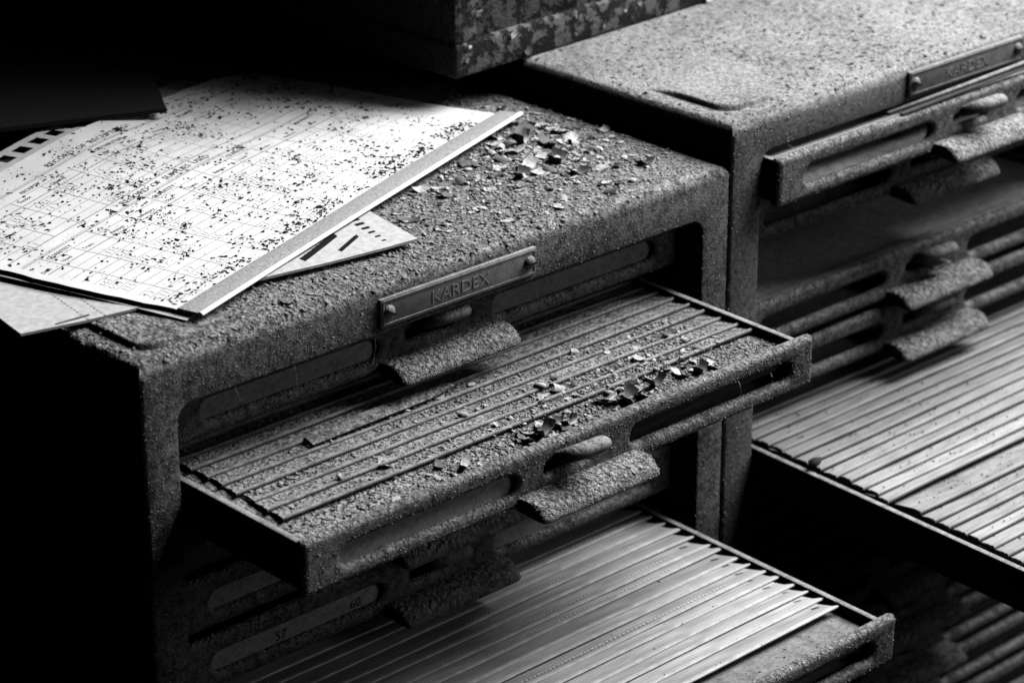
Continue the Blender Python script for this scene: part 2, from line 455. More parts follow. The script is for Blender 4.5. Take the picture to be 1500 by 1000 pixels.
def drawer(parent_x, top, ext_y, label, tilt=0.0, labL=False, labR=False, mat_wall=None, bar=True, group=None, knob=True):
    cab = cabA if parent_x < 200 else cabB
    r = empty('card_drawer', (parent_x-(0 if cab is cabA else XB), ext_y, top), label)
    r.parent = cab
    r.rotation_euler = (tilt, 0, 0)
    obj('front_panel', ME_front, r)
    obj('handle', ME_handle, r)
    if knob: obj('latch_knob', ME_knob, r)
    if labL: obj('label_card', ME_label, r)
    if labR: obj('label_card', ME_labelR, r)
    elif bar: obj('inner_bar', ME_bar, r)
    for sx in (-1, 1): obj('side_wall', ME_wall, r, (sx*(HW-6.5 if sx > 0 else HW-2.0), 0, 0))
    obj('tray_floor', ME_floor, r)
    return r

def card_mesh(x0, x1, seed, mat, bead_r=0.75, rise=1.15, pitch=7.3, point=3.6, wob=0.25, back=20.0, ragged=0.0, nx=14, bead_mat=None, soff=-0.1):
    """one hinged card pocket with its rolled celluloid tip at y=0; back under its neighbour"""
    r = random.Random(seed)
    sl = rise/pitch
    prof = []
    for k in range(7):
        a = math.radians(-120 + 240*k/6)
        prof.append((-bead_r*math.cos(a)+bead_r*0.0, bead_r*math.sin(a), 0))
    prof = [(-bead_r*math.cos(math.radians(a)), bead_r*math.sin(math.radians(a))) for a in (-100, -50, 0, 45, 85, 120)]
    for s in (1.3, 2.4, 4.0, 5.6, 7.4, 12, back): prof.append((s, soff - sl*(s-1.0)))
    under = [(back, soff-sl*(back-1)-0.3), (7.4, soff-sl*6.4-0.35), (1.2, -bead_r*0.8)]
    prof += under
    n = len(prof)
    ph = [r.uniform(0, 6.28) for _ in range(4)]
    V, Fc = [], []
    L = x1-x0
    for i in range(nx):
        t = i/(nx-1)
        for (y, z) in prof:
            d = max(0.0, y)
            inset = point*min(1.0, (d/3.5))**0.75 if d < 9 else point+0.6
            xx0 = x0+inset*0.75; xx1 = x1-inset
            x = xx0+(xx1-xx0)*t
            dz = wob*(math.sin(3.1*t*2+ph[0])+0.6*math.sin(7*t*2+ph[1]))*0.5
            dy = wob*0.9*math.sin(2.2*t*2+ph[2])
            if ragged: dz += r.uniform(-ragged, ragged)*(1 if i in (0, 1, nx-1, nx-2) else 0.35)
            V.append((x, y+dy, z+dz))
    for i in range(nx-1):
        for j in range(n):
            Fc.append([i*n+j, (i+1)*n+j, (i+1)*n+(j+1) % n, i*n+(j+1) % n])
    Fc += [list(range(n)), [(nx-1)*n+j for j in range(n-1, -1, -1)]]
    me = new_mesh('card_pocket', V, Fc, mat)
    if bead_mat:
        me.materials.append(bead_mat)
        me.polygons.foreach_set('material_index', [1 if (k < (nx-1)*n and k % n < 6) else 0 for k in range(len(me.polygons))])
    me.set_sharp_from_angle(angle=0.9)
    return me

CX = 135.3
A_TOP = lambda k: -18.8-23.1*(k-1)
CXB = XB+16.5+118.9
B_TOP = lambda k: -0.5-22.6*(k-1)
# lower cabinet: closed drawers
dA1 = drawer(CX, A_TOP(1), 11, 'closed drawer directly under the nameplate of the cabinet with papers', labL=True, labR=True)
dA3 = drawer(CX, A_TOP(3), 11, 'closed drawer right below the grit-filled pulled-out drawer', labL=True, bar=False)
dA4 = drawer(CX, A_TOP(4), 11, 'closed drawer with number 56 on its label card', labL=True, labR=True)
digits(dA4, '56', -68, -13.2, 5.2)
dA5 = drawer(CX, A_TOP(5), 11, 'closed drawer with numbers 57 and 60 on its label card', labL=True, labR=True)
digits(dA5, '57', -75, -13.2, 5.2); digits(dA5, '60', -41.5, -13.2, 5.2)
# pulled-out, full of grit
T2 = 0.0174
dA2 = drawer(CX, -46.0, -57, 'pulled-out drawer of card strips buried in grit and paint flakes', T2, labL=True)
# pulled-out with clean pale cards
T6 = 0.0273
dA6 = drawer(CX, -141.5, -101, 'pulled-out drawer of clean pale card strips at the bottom of its cabinet', T6)
# taller cabinet
dB1 = drawer(CXB, B_TOP(1), -8.5, 'top drawer of the taller cabinet, pulled slightly out below its nameplate')
dB2 = drawer(CXB, B_TOP(2), 11, 'closed drawer above the empty slot of the taller cabinet')
dB4 = drawer(CXB, B_TOP(4), 11, 'closed drawer below the empty slot, its bent latch sticking out')
dB5 = drawer(CXB, B_TOP(5), 11, 'closed drawer just above the pulled-out drawer of worn card strips')
TB6 = 0.0356
dB6 = drawer(CXB, -128.3, -240, 'far pulled-out drawer of worn card strips in the taller cabinet', TB6)
for k in range(7, 16):
    drawer(CXB, B_TOP(k), 11, 'closed drawer in shadow below the pulled-out worn card drawer', group='shadowed lower drawers of the taller cabinet')

# card pockets (positions are distances behind the drawer front, in the drawer's own frame)
def add_cards(root, ys, ztop, x0, x1, mat, jitter=1.2, seed=0, yj=0.0, **kw):
    out = []
    for i, y in enumerate(ys):
        r = random.Random(seed*100+i)
        me = card_mesh(x0+r.uniform(-jitter, jitter), x1+r.uniform(-jitter, jitter), seed*100+i, mat, **kw)
        out.append(obj('card_pocket', me, root, (0, y+r.uniform(-yj, yj), ztop+r.uniform(-0.15, 0.15)), (0, 0, r.uniform(-0.004, 0.004)*(yj > 0))))
    return out
ys2 = [22.4+7.75*i for i in range(0, 9)]
cards2 = add_cards(dA2, ys2, -2.9, -108.2, 111.5, M_cardgrit, 1.0, 2, bead_r=0.8, rise=0.8, pitch=7.75, wob=0.35, point=2.0, ragged=0.1, bead_mat=M_beadgrit, soff=0.1, yj=0.4)
ys6 = [20.5+7.2*i for i in range(0, 16)]
cards6 = add_cards(dA6, ys6, -2.3, -108.5, 111.2, M_celluloid, 1.0, 6, soff=0.36, yj=0.9, bead_mat=M_bead, bead_r=0.5, rise=0.8, pitch=7.2, wob=0.34, point=4.6)
ysB = [18+6.9*i for i in range(0, 36)]
ysB = [y for i, y in enumerate(ysB) if i != 22]
cardsB = add_cards(dB6, ysB, -1.0, -112.5, 108, M_celluloidB, 1.3, 9, soff=0.25, yj=0.6, bead_r=0.9, rise=1.45, pitch=6.9, wob=0.45, point=2.6, ragged=0.12)
# dust bed in front of the cards
def bed(root, y0, y1, z, mat, amp, seed, nx=120, ny=16, x0=-115.5, x1=111):
    r = np.random.default_rng(seed)
    gx = np.linspace(x0, x1, nx); gy = np.linspace(y0, y1, ny)
    Z = z + amp*(r.random((ny, nx))-0.5)
    V = [(gx[i], gy[j], Z[j, i]) for j in range(ny) for i in range(nx)]
    Fc = [[j*nx+i, j*nx+i+1, (j+1)*nx+i+1, (j+1)*nx+i] for j in range(ny-1) for i in range(nx-1)]
    return obj('tray_bed', new_mesh('tray_bed', V, Fc, mat), root)
bed(dA2, 1.5, 80, -4.5, M_grit, 0.5, 3)
bed(dA6, 1.5, 125, -5.2, M_floor6, 0.0, 4, 20, 4)
bed(dB6, 1.5, 270, -5.0, M_dark, 0.0, 5, 20, 4)
# cover sheet of the fourth drawer, seen through the empty slot
obj('cover_sheet', box('cover_sheet', M_cover, -112, 108, 9, 300, -3.4, -3.0), dB4)
obj('sheet_edge', box('sheet_edge', M_tray, -112, 108, 4.0, 9.5, -2.6, -1.4, 0.4), dB4)
obj('cover_sheet', box('cover_sheet', M_manila, -112, 108, 9, 300, -3.4, -3.0), dB1)
obj('latch_tab', box('latch_tab', M_tray, -7, 4, -8, 0, -9.5, -8.6, 0.2), dB4)
# small dark slits and dotted perforations on the clean cards
ME_slit = box('slit', M_black, -1.6, 1.6, -0.35, 0.35, -0.03, 0.05)
for i, co in enumerate(cards6):
    r = random.Random(300+i)
    if i < 10:
        s = obj('slit', ME_slit, dA6, (103.0+r.uniform(-1.5, 1.5), co.location.y/MM+5.3+r.uniform(-.3, .3), co.location.z/MM-0.05), (math.atan(-1/7.2), 0, -0.25))
    if i in (5, 8, 9, 11, 13):
        V, Fc = [], []
        x = -100.0
        while x < 92:
            b0 = len(V); w = r.uniform(0.7, 1.1); d = r.uniform(0.35, 0.6)
            for (px, py) in ((x, 2.0), (x+w, 2.0), (x+w, 2.0+d), (x, 2.0+d)): V.append((px, py, 0.36-(py-1)*0.111+0.30))
            Fc.append([b0, b0+1, b0+2, b0+3]); x += r.uniform(1.6, 2.2)
        obj('perforation', new_mesh('perforation', V, Fc, M_paper, False), dA6, (0, co.location.y/MM, co.location.z/MM))

# ------------------------------------------------------------------ peeling box on the taller cabinet
bx = empty('metal_box', (234.5, 108.5, 15.3), 'box with badly peeling paint standing on the pale cabinet top', 'box')
bx.rotation_euler = (0, 0, math.radians(2.0))
obj('body', box('body', M_flaked, 0, 330, 3.5, 240, 0.2, 230, 1.2, 2), bx)
obj('base_band', box('base_band', M_flaked, -1.2, 331.2, 0.4, 241, 0, 13.5, 1.2, 3), bx)
obj('corner_strip', box('corner_strip', M_flaked, -1.0, 11, 0.9, 8, 13.5, 229, 1.0, 2), bx)

# ------------------------------------------------------------------ papers on the lower cabinet
O2 = np.array([35.0, 15.2]); U2 = np.array([0.945, 0.331]); U2 /= np.linalg.norm(U2); V2 = np.array([-U2[1], U2[0]])
SL, SD = 221.0, 123.0
def sheet_h(u, v):
    t = min(max(u/SL, 0), 1); w = min(max(v/SD, 0), 1.15)
    return 3.6 + w**1.4*(5.0*(1-t)+6.0*math.sin(math.pi*t)**1.2) + 1.2*math.sin(math.pi*t)*(1-w)*0.3 + 0.5*math.sin(u*0.07)*w + 0.5*math.sin(u*0.045+1.0)*math.sin(v*0.05)
def sheet_pt(u, v, dz=0.0):
    p = O2+U2*u+V2*v
    return (p[0], p[1], sheet_h(u, v)+dz)

def grid_sheet(name, mat, fn, nu, nv, thick, keep=None):
    """curved sheet of real thickness; fn(s,t)->xyz; keep(i,j) tells which cells exist"""
    top = [fn(i/(nu-1), j/(nv-1)) for j in range(nv) for i in range(nu)]
    n = nu*nv
    V = top+[(x, y, z-thick) for x, y, z in top]
    cells = [(i, j) for j in range(nv-1) for i in range(nu-1) if keep is None or keep(i, j)]
    cs = set(cells); Fc = []
    for i, j in cells:
        a, b, c2, d = j*nu+i, j*nu+i+1, (j+1)*nu+i+1, (j+1)*nu+i
        Fc += [[a, b, c2, d], [d+n, c2+n, b+n, a+n]]
        if (i, j-1) not in cs: Fc.append([a, a+n, b+n, b])
        if (i, j+1) not in cs: Fc.append([c2, c2+n, d+n, d])
        if (i-1, j) not in cs: Fc.append([d, d+n, a+n, a])
        if (i+1, j) not in cs: Fc.append([b, b+n, c2+n, c2])
    me = new_mesh(name, V, Fc, mat)
    me.set_sharp_from_angle(angle=0.8)
    return me

form = empty('form_sheet', (0, 0, 0), 'large printed form sheet with handwritten entries, speckled with soot', 'paper')
def form_fn(s, t):
    v = t*SD; um = SL; RC = 16.0
    if v > SD-RC: um = SL-RC+math.sqrt(max(0, RC*RC-(v-(SD-RC))**2))
    u0 = -2.6*math.sin(math.pi*min(1, v/95))+0.25*math.sin(v*0.9)+0.2*math.sin(v*2.3)
    return sheet_pt(u0+(um-u0)*s, v)
obj('sheet', grid_sheet('sheet', M_paper, form_fn, 46, 27, 0.3), form)
# tip strip along its front edge
def strip_profile(name, mat, u0, u1, prof, nu=40):
    V, Fc = [], []; n = len(prof)
    for i in range(nu):
        u = u0+(u1-u0)*i/(nu-1)
        for v, dz in prof: V.append(sheet_pt(u, v, dz))
    for i in range(nu-1):
        for j in range(n): Fc.append([i*n+j, (i+1)*n+j, (i+1)*n+(j+1) % n, i*n+(j+1) % n])
    Fc += [list(range(n)), [(nu-1)*n+j for j in range(n-1, -1, -1)]]
    me = new_mesh(name, V, Fc, mat); me.set_sharp_from_angle(angle=0.8); return me
obj('tip_strip', strip_profile('tip_strip', M_tip, -0.5, SL+3.0, [(-0.2, -0.3), (-0.2, 0.45), (7.0, 0.45), (7.3, 0.3), (7.3, -0.3)]), form)
bead = [(-1.3+1.15*math.cos(math.radians(a)), 0.0+0.8*math.sin(math.radians(a))) for a in range(0, 360, 36)]
obj('tip_bead', strip_profile('tip_bead', M_tipbead, -0.5, SL+4.0, bead), form)

# printed rules, headings and handwriting laid on the sheet
def on_sheet(V, dz): return [sheet_pt(x, y, dz) for x, y in V]
def rule_strip(V, Fc, pts, w):
    """polyline ribbon in sheet coordinates"""
    b0 = len(V)
    for k, (x, y) in enumerate(pts):
        xa, ya = pts[max(0, k-1)]; xb, yb = pts[min(len(pts)-1, k+1)]
        d = math.hypot(xb-xa, yb-ya) or 1; nx, ny = -(yb-ya)/d*w/2, (xb-xa)/d*w/2
        V += [(x+nx, y+ny), (x-nx, y-ny)]
    for k in range(len(pts)-1):
        a = b0+2*k; Fc.append([a, a+1, a+3, a+2])
V, Fc = [], []
def hline(v, w, u0=2.0, u1=SL-1.5): rule_strip(V, Fc, [(u0+(u1-u0)*i/40, v) for i in range(41)], w)
def vline(u, v0, v1, w): rule_strip(V, Fc, [(u, v0+(v1-v0)*i/20) for i in range(21)], w)
rows_low = [11.0+4.35*i for i in range(11)]          # lower table lines
for v in rows_low: hline(v, 0.22)
hline(58.9, 0.5); hline(64.6, 0.22, 9, 150); hline(69.2, 0.5); hline(70.1, 0.22)
hline(75.4, 0.5)
for i in range(5): hline(79.6+4.3*i, 0.22)
hline(99.0, 0.5); hline(104.0, 0.22); hline(109.2, 0.5); hline(110.1, 0.2)
cols = [11, 24, 38, 56, 74, 88, 104, 122, 136, 152, 170, 186, 204]
for u in cols:
    vline(u, 9.5, 64.6 if u in (24, 88, 136) else 69.2, 0.22)
    vline(u+5, 75.4, 104.0 if u % 3 else 109.2, 0.22)
obj('ruled_lines', new_mesh('ruled_lines', on_sheet(V, 0.10), Fc, M_rule, False), form)

def put(text, u, v, size, sx=1.0):
    for w_i, word in enumerate(text.split()):
        tv, tf = text_verts(word, size)
        obj('printed_word', new_mesh('printed_word', on_sheet([(u+x*sx, v+y) for x, y, _ in tv], 0.12), [list(f) for f in tf], M_ink, False), form)
        u += (max(x for x, _, _ in tv)+size*0.55)*sx
put('RECORD  OF  SUPPLIES  USED', 64, 71.2, 3.7, 1.15)
put('RECORD  OF  RECEIPTS', 76, 111.2, 3.7, 1.15)
for u, w in ((52, 'RECEIPTS'), (98, 'DISTRIBUTION'), (150, 'BALANCE')): put(w, u, 105.2, 2.6)
for u, w in ((18, 'Acc.'), (45, 'Vendor'), (64, 'Quantity'), (96, 'Unit'), (112, 'Price'), (128, 'Amount'), (160, 'Date'), (178, 'Balance'), (192, 'Unit')):
    put(w, u, 101.0, 2.3)
for u, w in ((12, 'QUANTITY'), (75, 'QUANTITY'), (123, 'QUANTITY'), (171, 'QUANTITY')): put(w, u, 65.6, 2.7)
for u, w in ((1.6, 'Date'), (13, 'Used'), (25, 'Trans.'), (41, 'Amount'), (58, 'Inventory'), (75, 'Used'), (89, 'Trans.'), (106, 'Balance'), (123, 'Used'), (138, 'Trans.'), (154, 'Amount'), (172, 'Used'), (188, 'Date')):
    put(w, u, 60.4, 2.4)

V, Fc = [], []
hr = random.Random(21)
def scribble(u, v, w, h):
    n = max(2, int(w/2.0))
    for k in range(n):
        x = u+k*w/n; kind = hr.random()
        if kind < 0.3: pts = [(x+hr.uniform(-.1, .3), v), (x+0.5, v+h)]
        elif kind < 0.65: pts = [(x, v+h*.9), (x+1.1, v+h*hr.uniform(.8, 1)), (x+0.6, v+h*.45), (x+hr.uniform(0, .5), v)]
        else: pts = [(x+0.5+0.5*math.cos(a), v+h*.5+h*.45*math.sin(a)) for a in np.linspace(0.6, 6.0, 7)]
        rule_strip(V, Fc, pts, 0.22)
for v in rows_low[:-1]:
    for i, u in enumerate(cols):
        if hr.random() < 0.62: scribble(u-9+hr.uniform(0, 2) if i == 0 else u+hr.uniform(1, 3), v+0.8, hr.uniform(4, 9), hr.uniform(2.0, 3.0))
for i in range(5):
    for u in cols:
        if hr.random() < 0.6: scribble(u+hr.uniform(6, 8), 80.2+4.3*i-(4.3 if i == 0 else 0), hr.uniform(4, 9), hr.uniform(2.0, 3.0))
tag(obj('handwriting', new_mesh('handwriting', on_sheet(V, 0.11), Fc, M_pencil, False), form), kind='stuff')

# second sheet just below, with a row of square punch holes along its back edge
under = empty('punched_sheet', (0, 0, 0), 'paper sheet under the printed form, square punch holes along its edge', 'paper')
def under_fn(s, t):
    u = -3.6+(SL-14)*s; v = 2.0+(SD+15.5-2)*t
    p = O2+U2*u+V2*v
    hh = sheet_h(max(u, 0), min(v, SD))-1.5-0.5*max(0, (v-SD+10)/20)
    if u > 120: hh -= 0.5
    return (p[0], p[1], hh)
NU, NV = 105, 45
obj('sheet', grid_sheet('sheet', M_paper2, under_fn, NU, NV, 0.25, lambda i, j: not (j in (NV-4, NV-3) and i % 5 in (0, 1, 2) and i < 80)), under)
# third: manila card pocket lying across the corner
pk = empty('card_pocket_sheet', (0, 0, 0), 'worn manila card pocket with slits, its corner jutting over the cabinet edge', 'card')
P0 = np.array([-15.0, 41.0]); PU = np.array([146.0, -24.0]); PV = np.array([16.0, 92.0])
def pk_fn(s, t):
    p = P0+PU*s+PV*t
    z = 2.3
    if s < 0.16: z += (0.16-s)*6*(1-0.0*t)
    z += 0.9*max(0, s-0.75)*4*(1-t)
    z += 0.9*(1-t)**3*math.sin(math.pi*min(1, s*1.1))
    return (p[0]+ (2*t if s > .5 else 0), p[1]+5.5*math.sin(math.pi*s)*(1-t)*-0.25, z)
obj('sheet', grid_sheet('sheet', M_manila, pk_fn, 34, 20, 0.9), pk)
def pk_quad(pts):
    out = []
    for s, t in pts:
        x, y, z = pk_fn(s, t); out.append((x, y, z+0.12))
    return out
def pk_patch(name, mat, quads):
    V, Fc = [], []
    for q in quads:
        b0 = len(V); V += pk_quad(q); Fc.append(list(range(b0, b0+len(q))))
    return obj(name, new_mesh(name, V, Fc, mat, False), pk)
def slit_quad(s0, t0, s1, t1, w):
    return [(s0, t0), (s1, t1), (s1, t1+w), (s0-0.004, t0+w)]
for (s0, t0, s1, t1, w) in ((0.715, 0.055, 0.855, 0.20, 0.035), (0.815, 0.06, 0.895, 0.15, 0.022), (0.70, 0.23, 0.80, 0.34, 0.04)):
    pk_patch('slit', M_black, [slit_quad(s0+(s1-s0)*k/8, t0+(t1-t0)*k/8, s0+(s1-s0)*(k+1)/8, t0+(t1-t0)*(k+1)/8, w) for k in range(8)])
for k in range(7):
    tt = 0.34-0.047*k; w = (0.030-0.0032*k)
    pk_patch('punch_hole', M_black, [[(0.925, tt), (0.925+w, tt), (0.925+w, tt+w*0.9), (0.925, tt+w*0.9)]])
pk_patch('stitch_line', M_rule, [[(0.155+0.0*k, k/40), (0.159, k/40), (0.159, (k+.6)/40), (0.155, (k+.6)/40)] for k in range(40)])
pk_patch('stitch_line', M_rule, [[(0.195, k/40), (0.199, k/40), (0.199, (k+.6)/40), (0.195, (k+.6)/40)] for k in range(40)])
pk_patch('flap_edge', M_ink, [[(0.085, 0.012), (0.17, 0.03), (0.17, 0.045), (0.085, 0.022)]])
# dark folder lying on the back of the pile
fo = np.array([[136.0, 163.0], [207.0, 284.0], [7.0, 360.0], [-64.0, 239.0]])
def fo_fn(s, t):
    a = fo[0]+(fo[3]-fo[0])*s; b = fo[1]+(fo[2]-fo[1])*s; p = a+(b-a)*t
    return (p[0], p[1], 13.6-1.2*t+0.8*math.sin(3*s))
fol = obj('folder', grid_sheet('folder', M_folder, fo_fn, 14, 14, 1.6))
tag(fol, 'dark folder lying in deep shadow behind the printed form sheet', 'folder')

# ------------------------------------------------------------------ dirt
def ico():
    bm = bmesh.new(); bmesh.ops.create_icosphere(bm, subdivisions=1, radius=1.0)
    V = np.array([v.co[:] for v in bm.verts]); Fc = np.array([[v.index for v in f.verts] for f in bm.faces]); bm.free(); return V, Fc
OCT_V = np.array([(1, 0, 0), (-1, 0, 0), (0, 1, 0), (0, -1, 0), (0, 0, 1), (0, 0, -1)], float)
OCT_F = np.array([(0, 2, 4), (2, 1, 4), (1, 3, 4), (3, 0, 4), (2, 0, 5), (1, 2, 5), (3, 1, 5), (0, 3, 5)])

def grains(name, pts, sizes, mat, flat=0.6, elong=1.0, parent=None):
    """thousands of irregular crumbs in one mesh"""
    n = len(pts)
    ang = rng.uniform(0, 2*math.pi, n); c, s = np.cos(ang), np.sin(ang)
    J = 1+rng.uniform(-0.45, 0.45, (n, 6, 1))
    V = OCT_V[None]*J
    V = V*np.stack([sizes*rng.uniform(0.8, 1.0+elong, n), sizes*rng.uniform(0.6, 1.1, n), sizes*flat*rng.uniform(0.6, 1.3, n)], 1)[:, None, :]
    x = V[..., 0]*c[:, None]-V[..., 1]*s[:, None]; y = V[..., 0]*s[:, None]+V[..., 1]*c[:, None]
    V = np.stack([x, y, V[..., 2]], -1)+np.asarray(pts)[:, None, :]
    F2 = (OCT_F[None]+np.arange(n)[:, None, None]*6).reshape(-1, 3)
    me = bpy.data.meshes.new(name)
    me.vertices.add(n*6); me.vertices.foreach_set('co', (V.reshape(-1)*MM).astype(np.float32))
    nf = len(F2); me.loops.add(nf*3); me.loops.foreach_set('vertex_index', F2.reshape(-1).astype(np.int32))
    me.polygons.add(nf); me.polygons.foreach_set('loop_start', (np.arange(nf)*3).astype(np.int32))
    me.update(calc_edges=True); me.validate()
    me.materials.append(mat)
    return obj(name, me, parent)

def lump(n, x0, x1, y0, y1, clusters, frac=0.5):
    """uneven scatter: part uniform, part gathered round cluster centres (x,y,spread)"""
    k = int(n*frac)
    P = np.stack([rng.uniform(x0, x1, n-k), rng.uniform(y0, y1, n-k)], 1)
    ci = rng.integers(0, len(clusters), k); C = np.array(clusters)
    Q = C[ci, :2]+rng.normal(0, 1, (k, 2))*C[ci, 2:3]
    P = np.concatenate([P, Q])
    return P[(P[:, 0] > x0) & (P[:, 0] < x1) & (P[:, 1] > y0) & (P[:, 1] < y1)]

def psize(n, lo, hi, p=3.0): return lo+(hi-lo)*rng.random(n)**p

def topA_z(x, y):
    inside = (x > 8.5) & (x < 261) & (y > 8.5)
    z = np.where(inside, 0.0, 0.0)
    e = np.minimum.reduce([x, 270-x, y])
    return np.where(e < 5.5, z-5.5+np.sqrt(np.maximum(0, 5.5**2-(5.5-np.maximum(e, 0))**2)), z)
def rim_band(P, f=1.0): return P
# lower cabinet top
P = lump(22000, 1, 269, 1.2, 150, [(235, 70, 18), (215, 50, 20), (245, 45, 15), (180, 30, 25), (225, 90, 14), (60, 12, 25), (120, 12, 25), (150, 25, 20)], 0.5)
uv = (P-O2); uu = uv@U2; vv = uv@V2
P = P[~((uu > 4) & (uu < SL) & (vv > 4))]
z = topA_z(P[:, 0], P[:, 1])
g1 = grains('cabinet_grit', np.column_stack([P, z]), psize(len(P), 0.2, 1.25, 4.5), M_grain, 0.6)
tag(g1, 'gritty dust and crumbs covering the lower cabinet top', 'dust', kind='stuff')
def off_papers(P):
    w = P-O2; q = (P-P0x)
    return P[~((w@U2 > -2) & (w@U2 < SL+2) & (w@V2 > -2)) & ~((P[:, 0] < 140) & (P[:, 1] > 14))]
P0x = np.array([0.0, 0.0])
for nm, mt, n, lo, hi, lb in (('pale_crumbs', M_flake_l, 1500, 0.35, 1.5, 'pale crumbs of plaster strewn among the flakes on the lower cabinet top'),
                              ('dark_crumbs', M_flake_d, 700, 0.3, 1.5, 'dark crumbs strewn among the flakes on the lower cabinet top')):
    P = off_papers(lump(n, 20, 264, 7, 125, [(225, 75, 20), (205, 50, 25), (240, 60, 16), (190, 35, 25), (232, 88, 14)], 0.85))
    gx = grains(nm, np.column_stack([P, np.full(len(P), 0.3)]), psize(len(P), lo, hi, 3.0), mt, 0.5, 0.9)
    tag(gx, lb, 'crumbs', kind='stuff')
# taller cabinet top: sparse dark specks
P = lump(5200, XB+2, XB+268, 2, 200, [(XB+60, 60, 30), (XB+140, 40, 40), (XB+100, 20, 30)], 0.4)
z = 15.2-np.maximum(0, 4-P[:, 1])*0.25
g2 = grains('cabinet_specks', np.column_stack([P, z]), psize(len(P), 0.2, 0.95, 4), M_stone, 0.5)
tag(g2, 'dark specks scattered on the pale taller cabinet top', 'dust', kind='stuff')
# soot on the form sheet, in clumps
cl = [(rng.uniform(8, SL-5), rng.uniform(12, SD-5), rng.uniform(1.0, 4.5)) for _ in range(120)]
cl += [(rng.uniform(60, SL-5), rng.uniform(30, 110), rng.uniform(6, 16)) for _ in range(30)]
cl += [(rng.uniform(5, SL-5), rng.normal(10.5, 1.5), 2.5) for _ in range(60)]
P = lump(9500, 1, SL-3, 8.0, SD-1, cl, 0.75)
pts = np.array([sheet_pt(u, v, 0.15) for u, v in P])
g3 = grains('soot_specks', pts, psize(len(P), 0.09, 0.75, 4.5), M_speck, 0.5, 1.0)
tag(g3, 'black soot specks strewn over the printed form sheet', 'soot', kind='stuff')
# grit in the pulled-out drawer (drawer frame, then placed with the drawer's matrix)
m2 = Matrix.Translation((CX*MM, -57*MM, -46*MM)) @ Matrix.Rotation(T2, 4, 'X')
def strip_z2(y):
    # height of the card shingle at distance y behind the front
    i = np.floor((y-ys2[0])/7.75); d = (y-ys2[0])-i*7.75
    zz = -2.9+0.1-(0.8/7.75)*(d-1.0)
    zz = np.where(d < 1.0, -2.9+0.6, zz)
    return np.where(y < ys2[0]-0.7, -4.3, zz)
P = lump(17000, -112, 110, 5.0, 62, [(40, 15, 10), (60, 14, 8), (10, 14, 12), (-20, 15, 10), (70, 20, 14), (30, 30, 20), (-50, 25, 20), (80, 10, 10), (95, 12, 8)], 0.45)
d = (P[:, 1]-ys2[0]) % 7.75
keep = ~((P[:, 1] > ys2[0]-0.8) & ((d < 1.2) | (d > 7.0)) & (rng.random(len(P)) > 0.10)) & ~((np.abs(P[:, 0]) > 104) & (P[:, 1] > 20))
P = P[keep]
g4 = grains('drawer_grit', np.column_stack([P, strip_z2(P[:, 1])]), psize(len(P), 0.2, 0.9, 4), M_grain, 0.6)
g4.matrix_world = m2
tag(g4, 'gritty dust lying between the card strips of the pulled-out drawer', 'dust', kind='stuff')
P = lump(900, -108, 108, 5.5, 55, [(35, 14, 12), (-5, 14, 10), (70, 16, 14), (10, 30, 40)], 0.8)
g4b = grains('drawer_crumbs', np.column_stack([P, strip_z2(P[:, 1])+0.2]), psize(len(P), 0.3, 1.3, 3), M_flake_l, 0.5, 0.9)
g4b.matrix_world = m2
tag(g4b, 'pale crumbs strewn over the grit of the pulled-out drawer', 'crumbs', kind='stuff')
# specks on the two drawers of pale cards
P = lump(260, -106, 106, 3, 105, [(60, 10, 14), (90, 12, 10)], 0.5)
yy = P[:, 1]; i = np.floor((yy-ys6[0])/7.2); dd = (yy-ys6[0])-i*7.2
zz = np.where(yy < ys6[0]-0.8, -5.1, -2.3+0.3-(1/7.2)*(dd-1)+0.05)
g5 = grains('floor_specks', np.column_stack([P, zz]), psize(len(P), 0.15, 0.5, 3), M_stone, 0.5)
g5.matrix_world = Matrix.Translation((CX*MM, -101*MM, -141.5*MM)) @ Matrix.Rotation(T6, 4, 'X')
tag(g5, 'few dark specks on the drawer of clean pale cards', 'dust', kind='stuff')
P = lump(1500, -108, 60, 125, 255, [(-60, 185, 30)], 0.4)
yy = P[:, 1]; i = np.floor((yy-ysB[0])/6.9); dd = (yy-ysB[0])-i*6.9
zz = -1.0+0.3-(1/6.9)*(dd-1)+0.1
g6 = grains('drawer_specks', np.column_stack([P, zz]), psize(len(P), 0.15, 0.55, 3), M_stone, 0.5)
g6.matrix_world = Matrix.Translation((CXB*MM, -240*MM, -128.3*MM)) @ Matrix.Rotation(TB6, 4, 'X')
tag(g6, 'dark specks on the worn card strips of the far drawer', 'dust', kind='stuff')

# grit clinging to headers, fronts and pulls: sampled over the surfaces themselves
def sample(o, n, keep):
    bpy.context.view_layer.update()
    M = o.matrix_world; me = o.data; me.calc_loop_triangles()
    T = np.array([[tuple(me.vertices[i].co) for i in t.vertices] for t in me.loop_triangles])
    T = T.reshape(-1, 3)@np.array(M.to_3x3()).T+np.array(M.translation)
    T = T.reshape(-1, 3, 3)
    N = np.cross(T[:, 1]-T[:, 0], T[:, 2]-T[:, 0]); A = np.linalg.norm(N, axis=1)+1e-12; N /= A[:, None]
    sel = keep(T.mean(1)/MM, N); T, A, N = T[sel], A[sel], N[sel]
    idx = rng.choice(len(T), n, p=A/A.sum()); r1 = np.sqrt(rng.random(n)); r2 = rng.random(n)
    return ((1-r1)[:, None]*T[idx, 0]+(r1*(1-r2))[:, None]*T[idx, 1]+(r1*r2)[:, None]*T[idx, 2])/MM
caseA = [c3 for c3 in cabA.children if c3.name.startswith('case')][0]
caseB = [c3 for c3 in cabB.children if c3.name.startswith('case')][0]
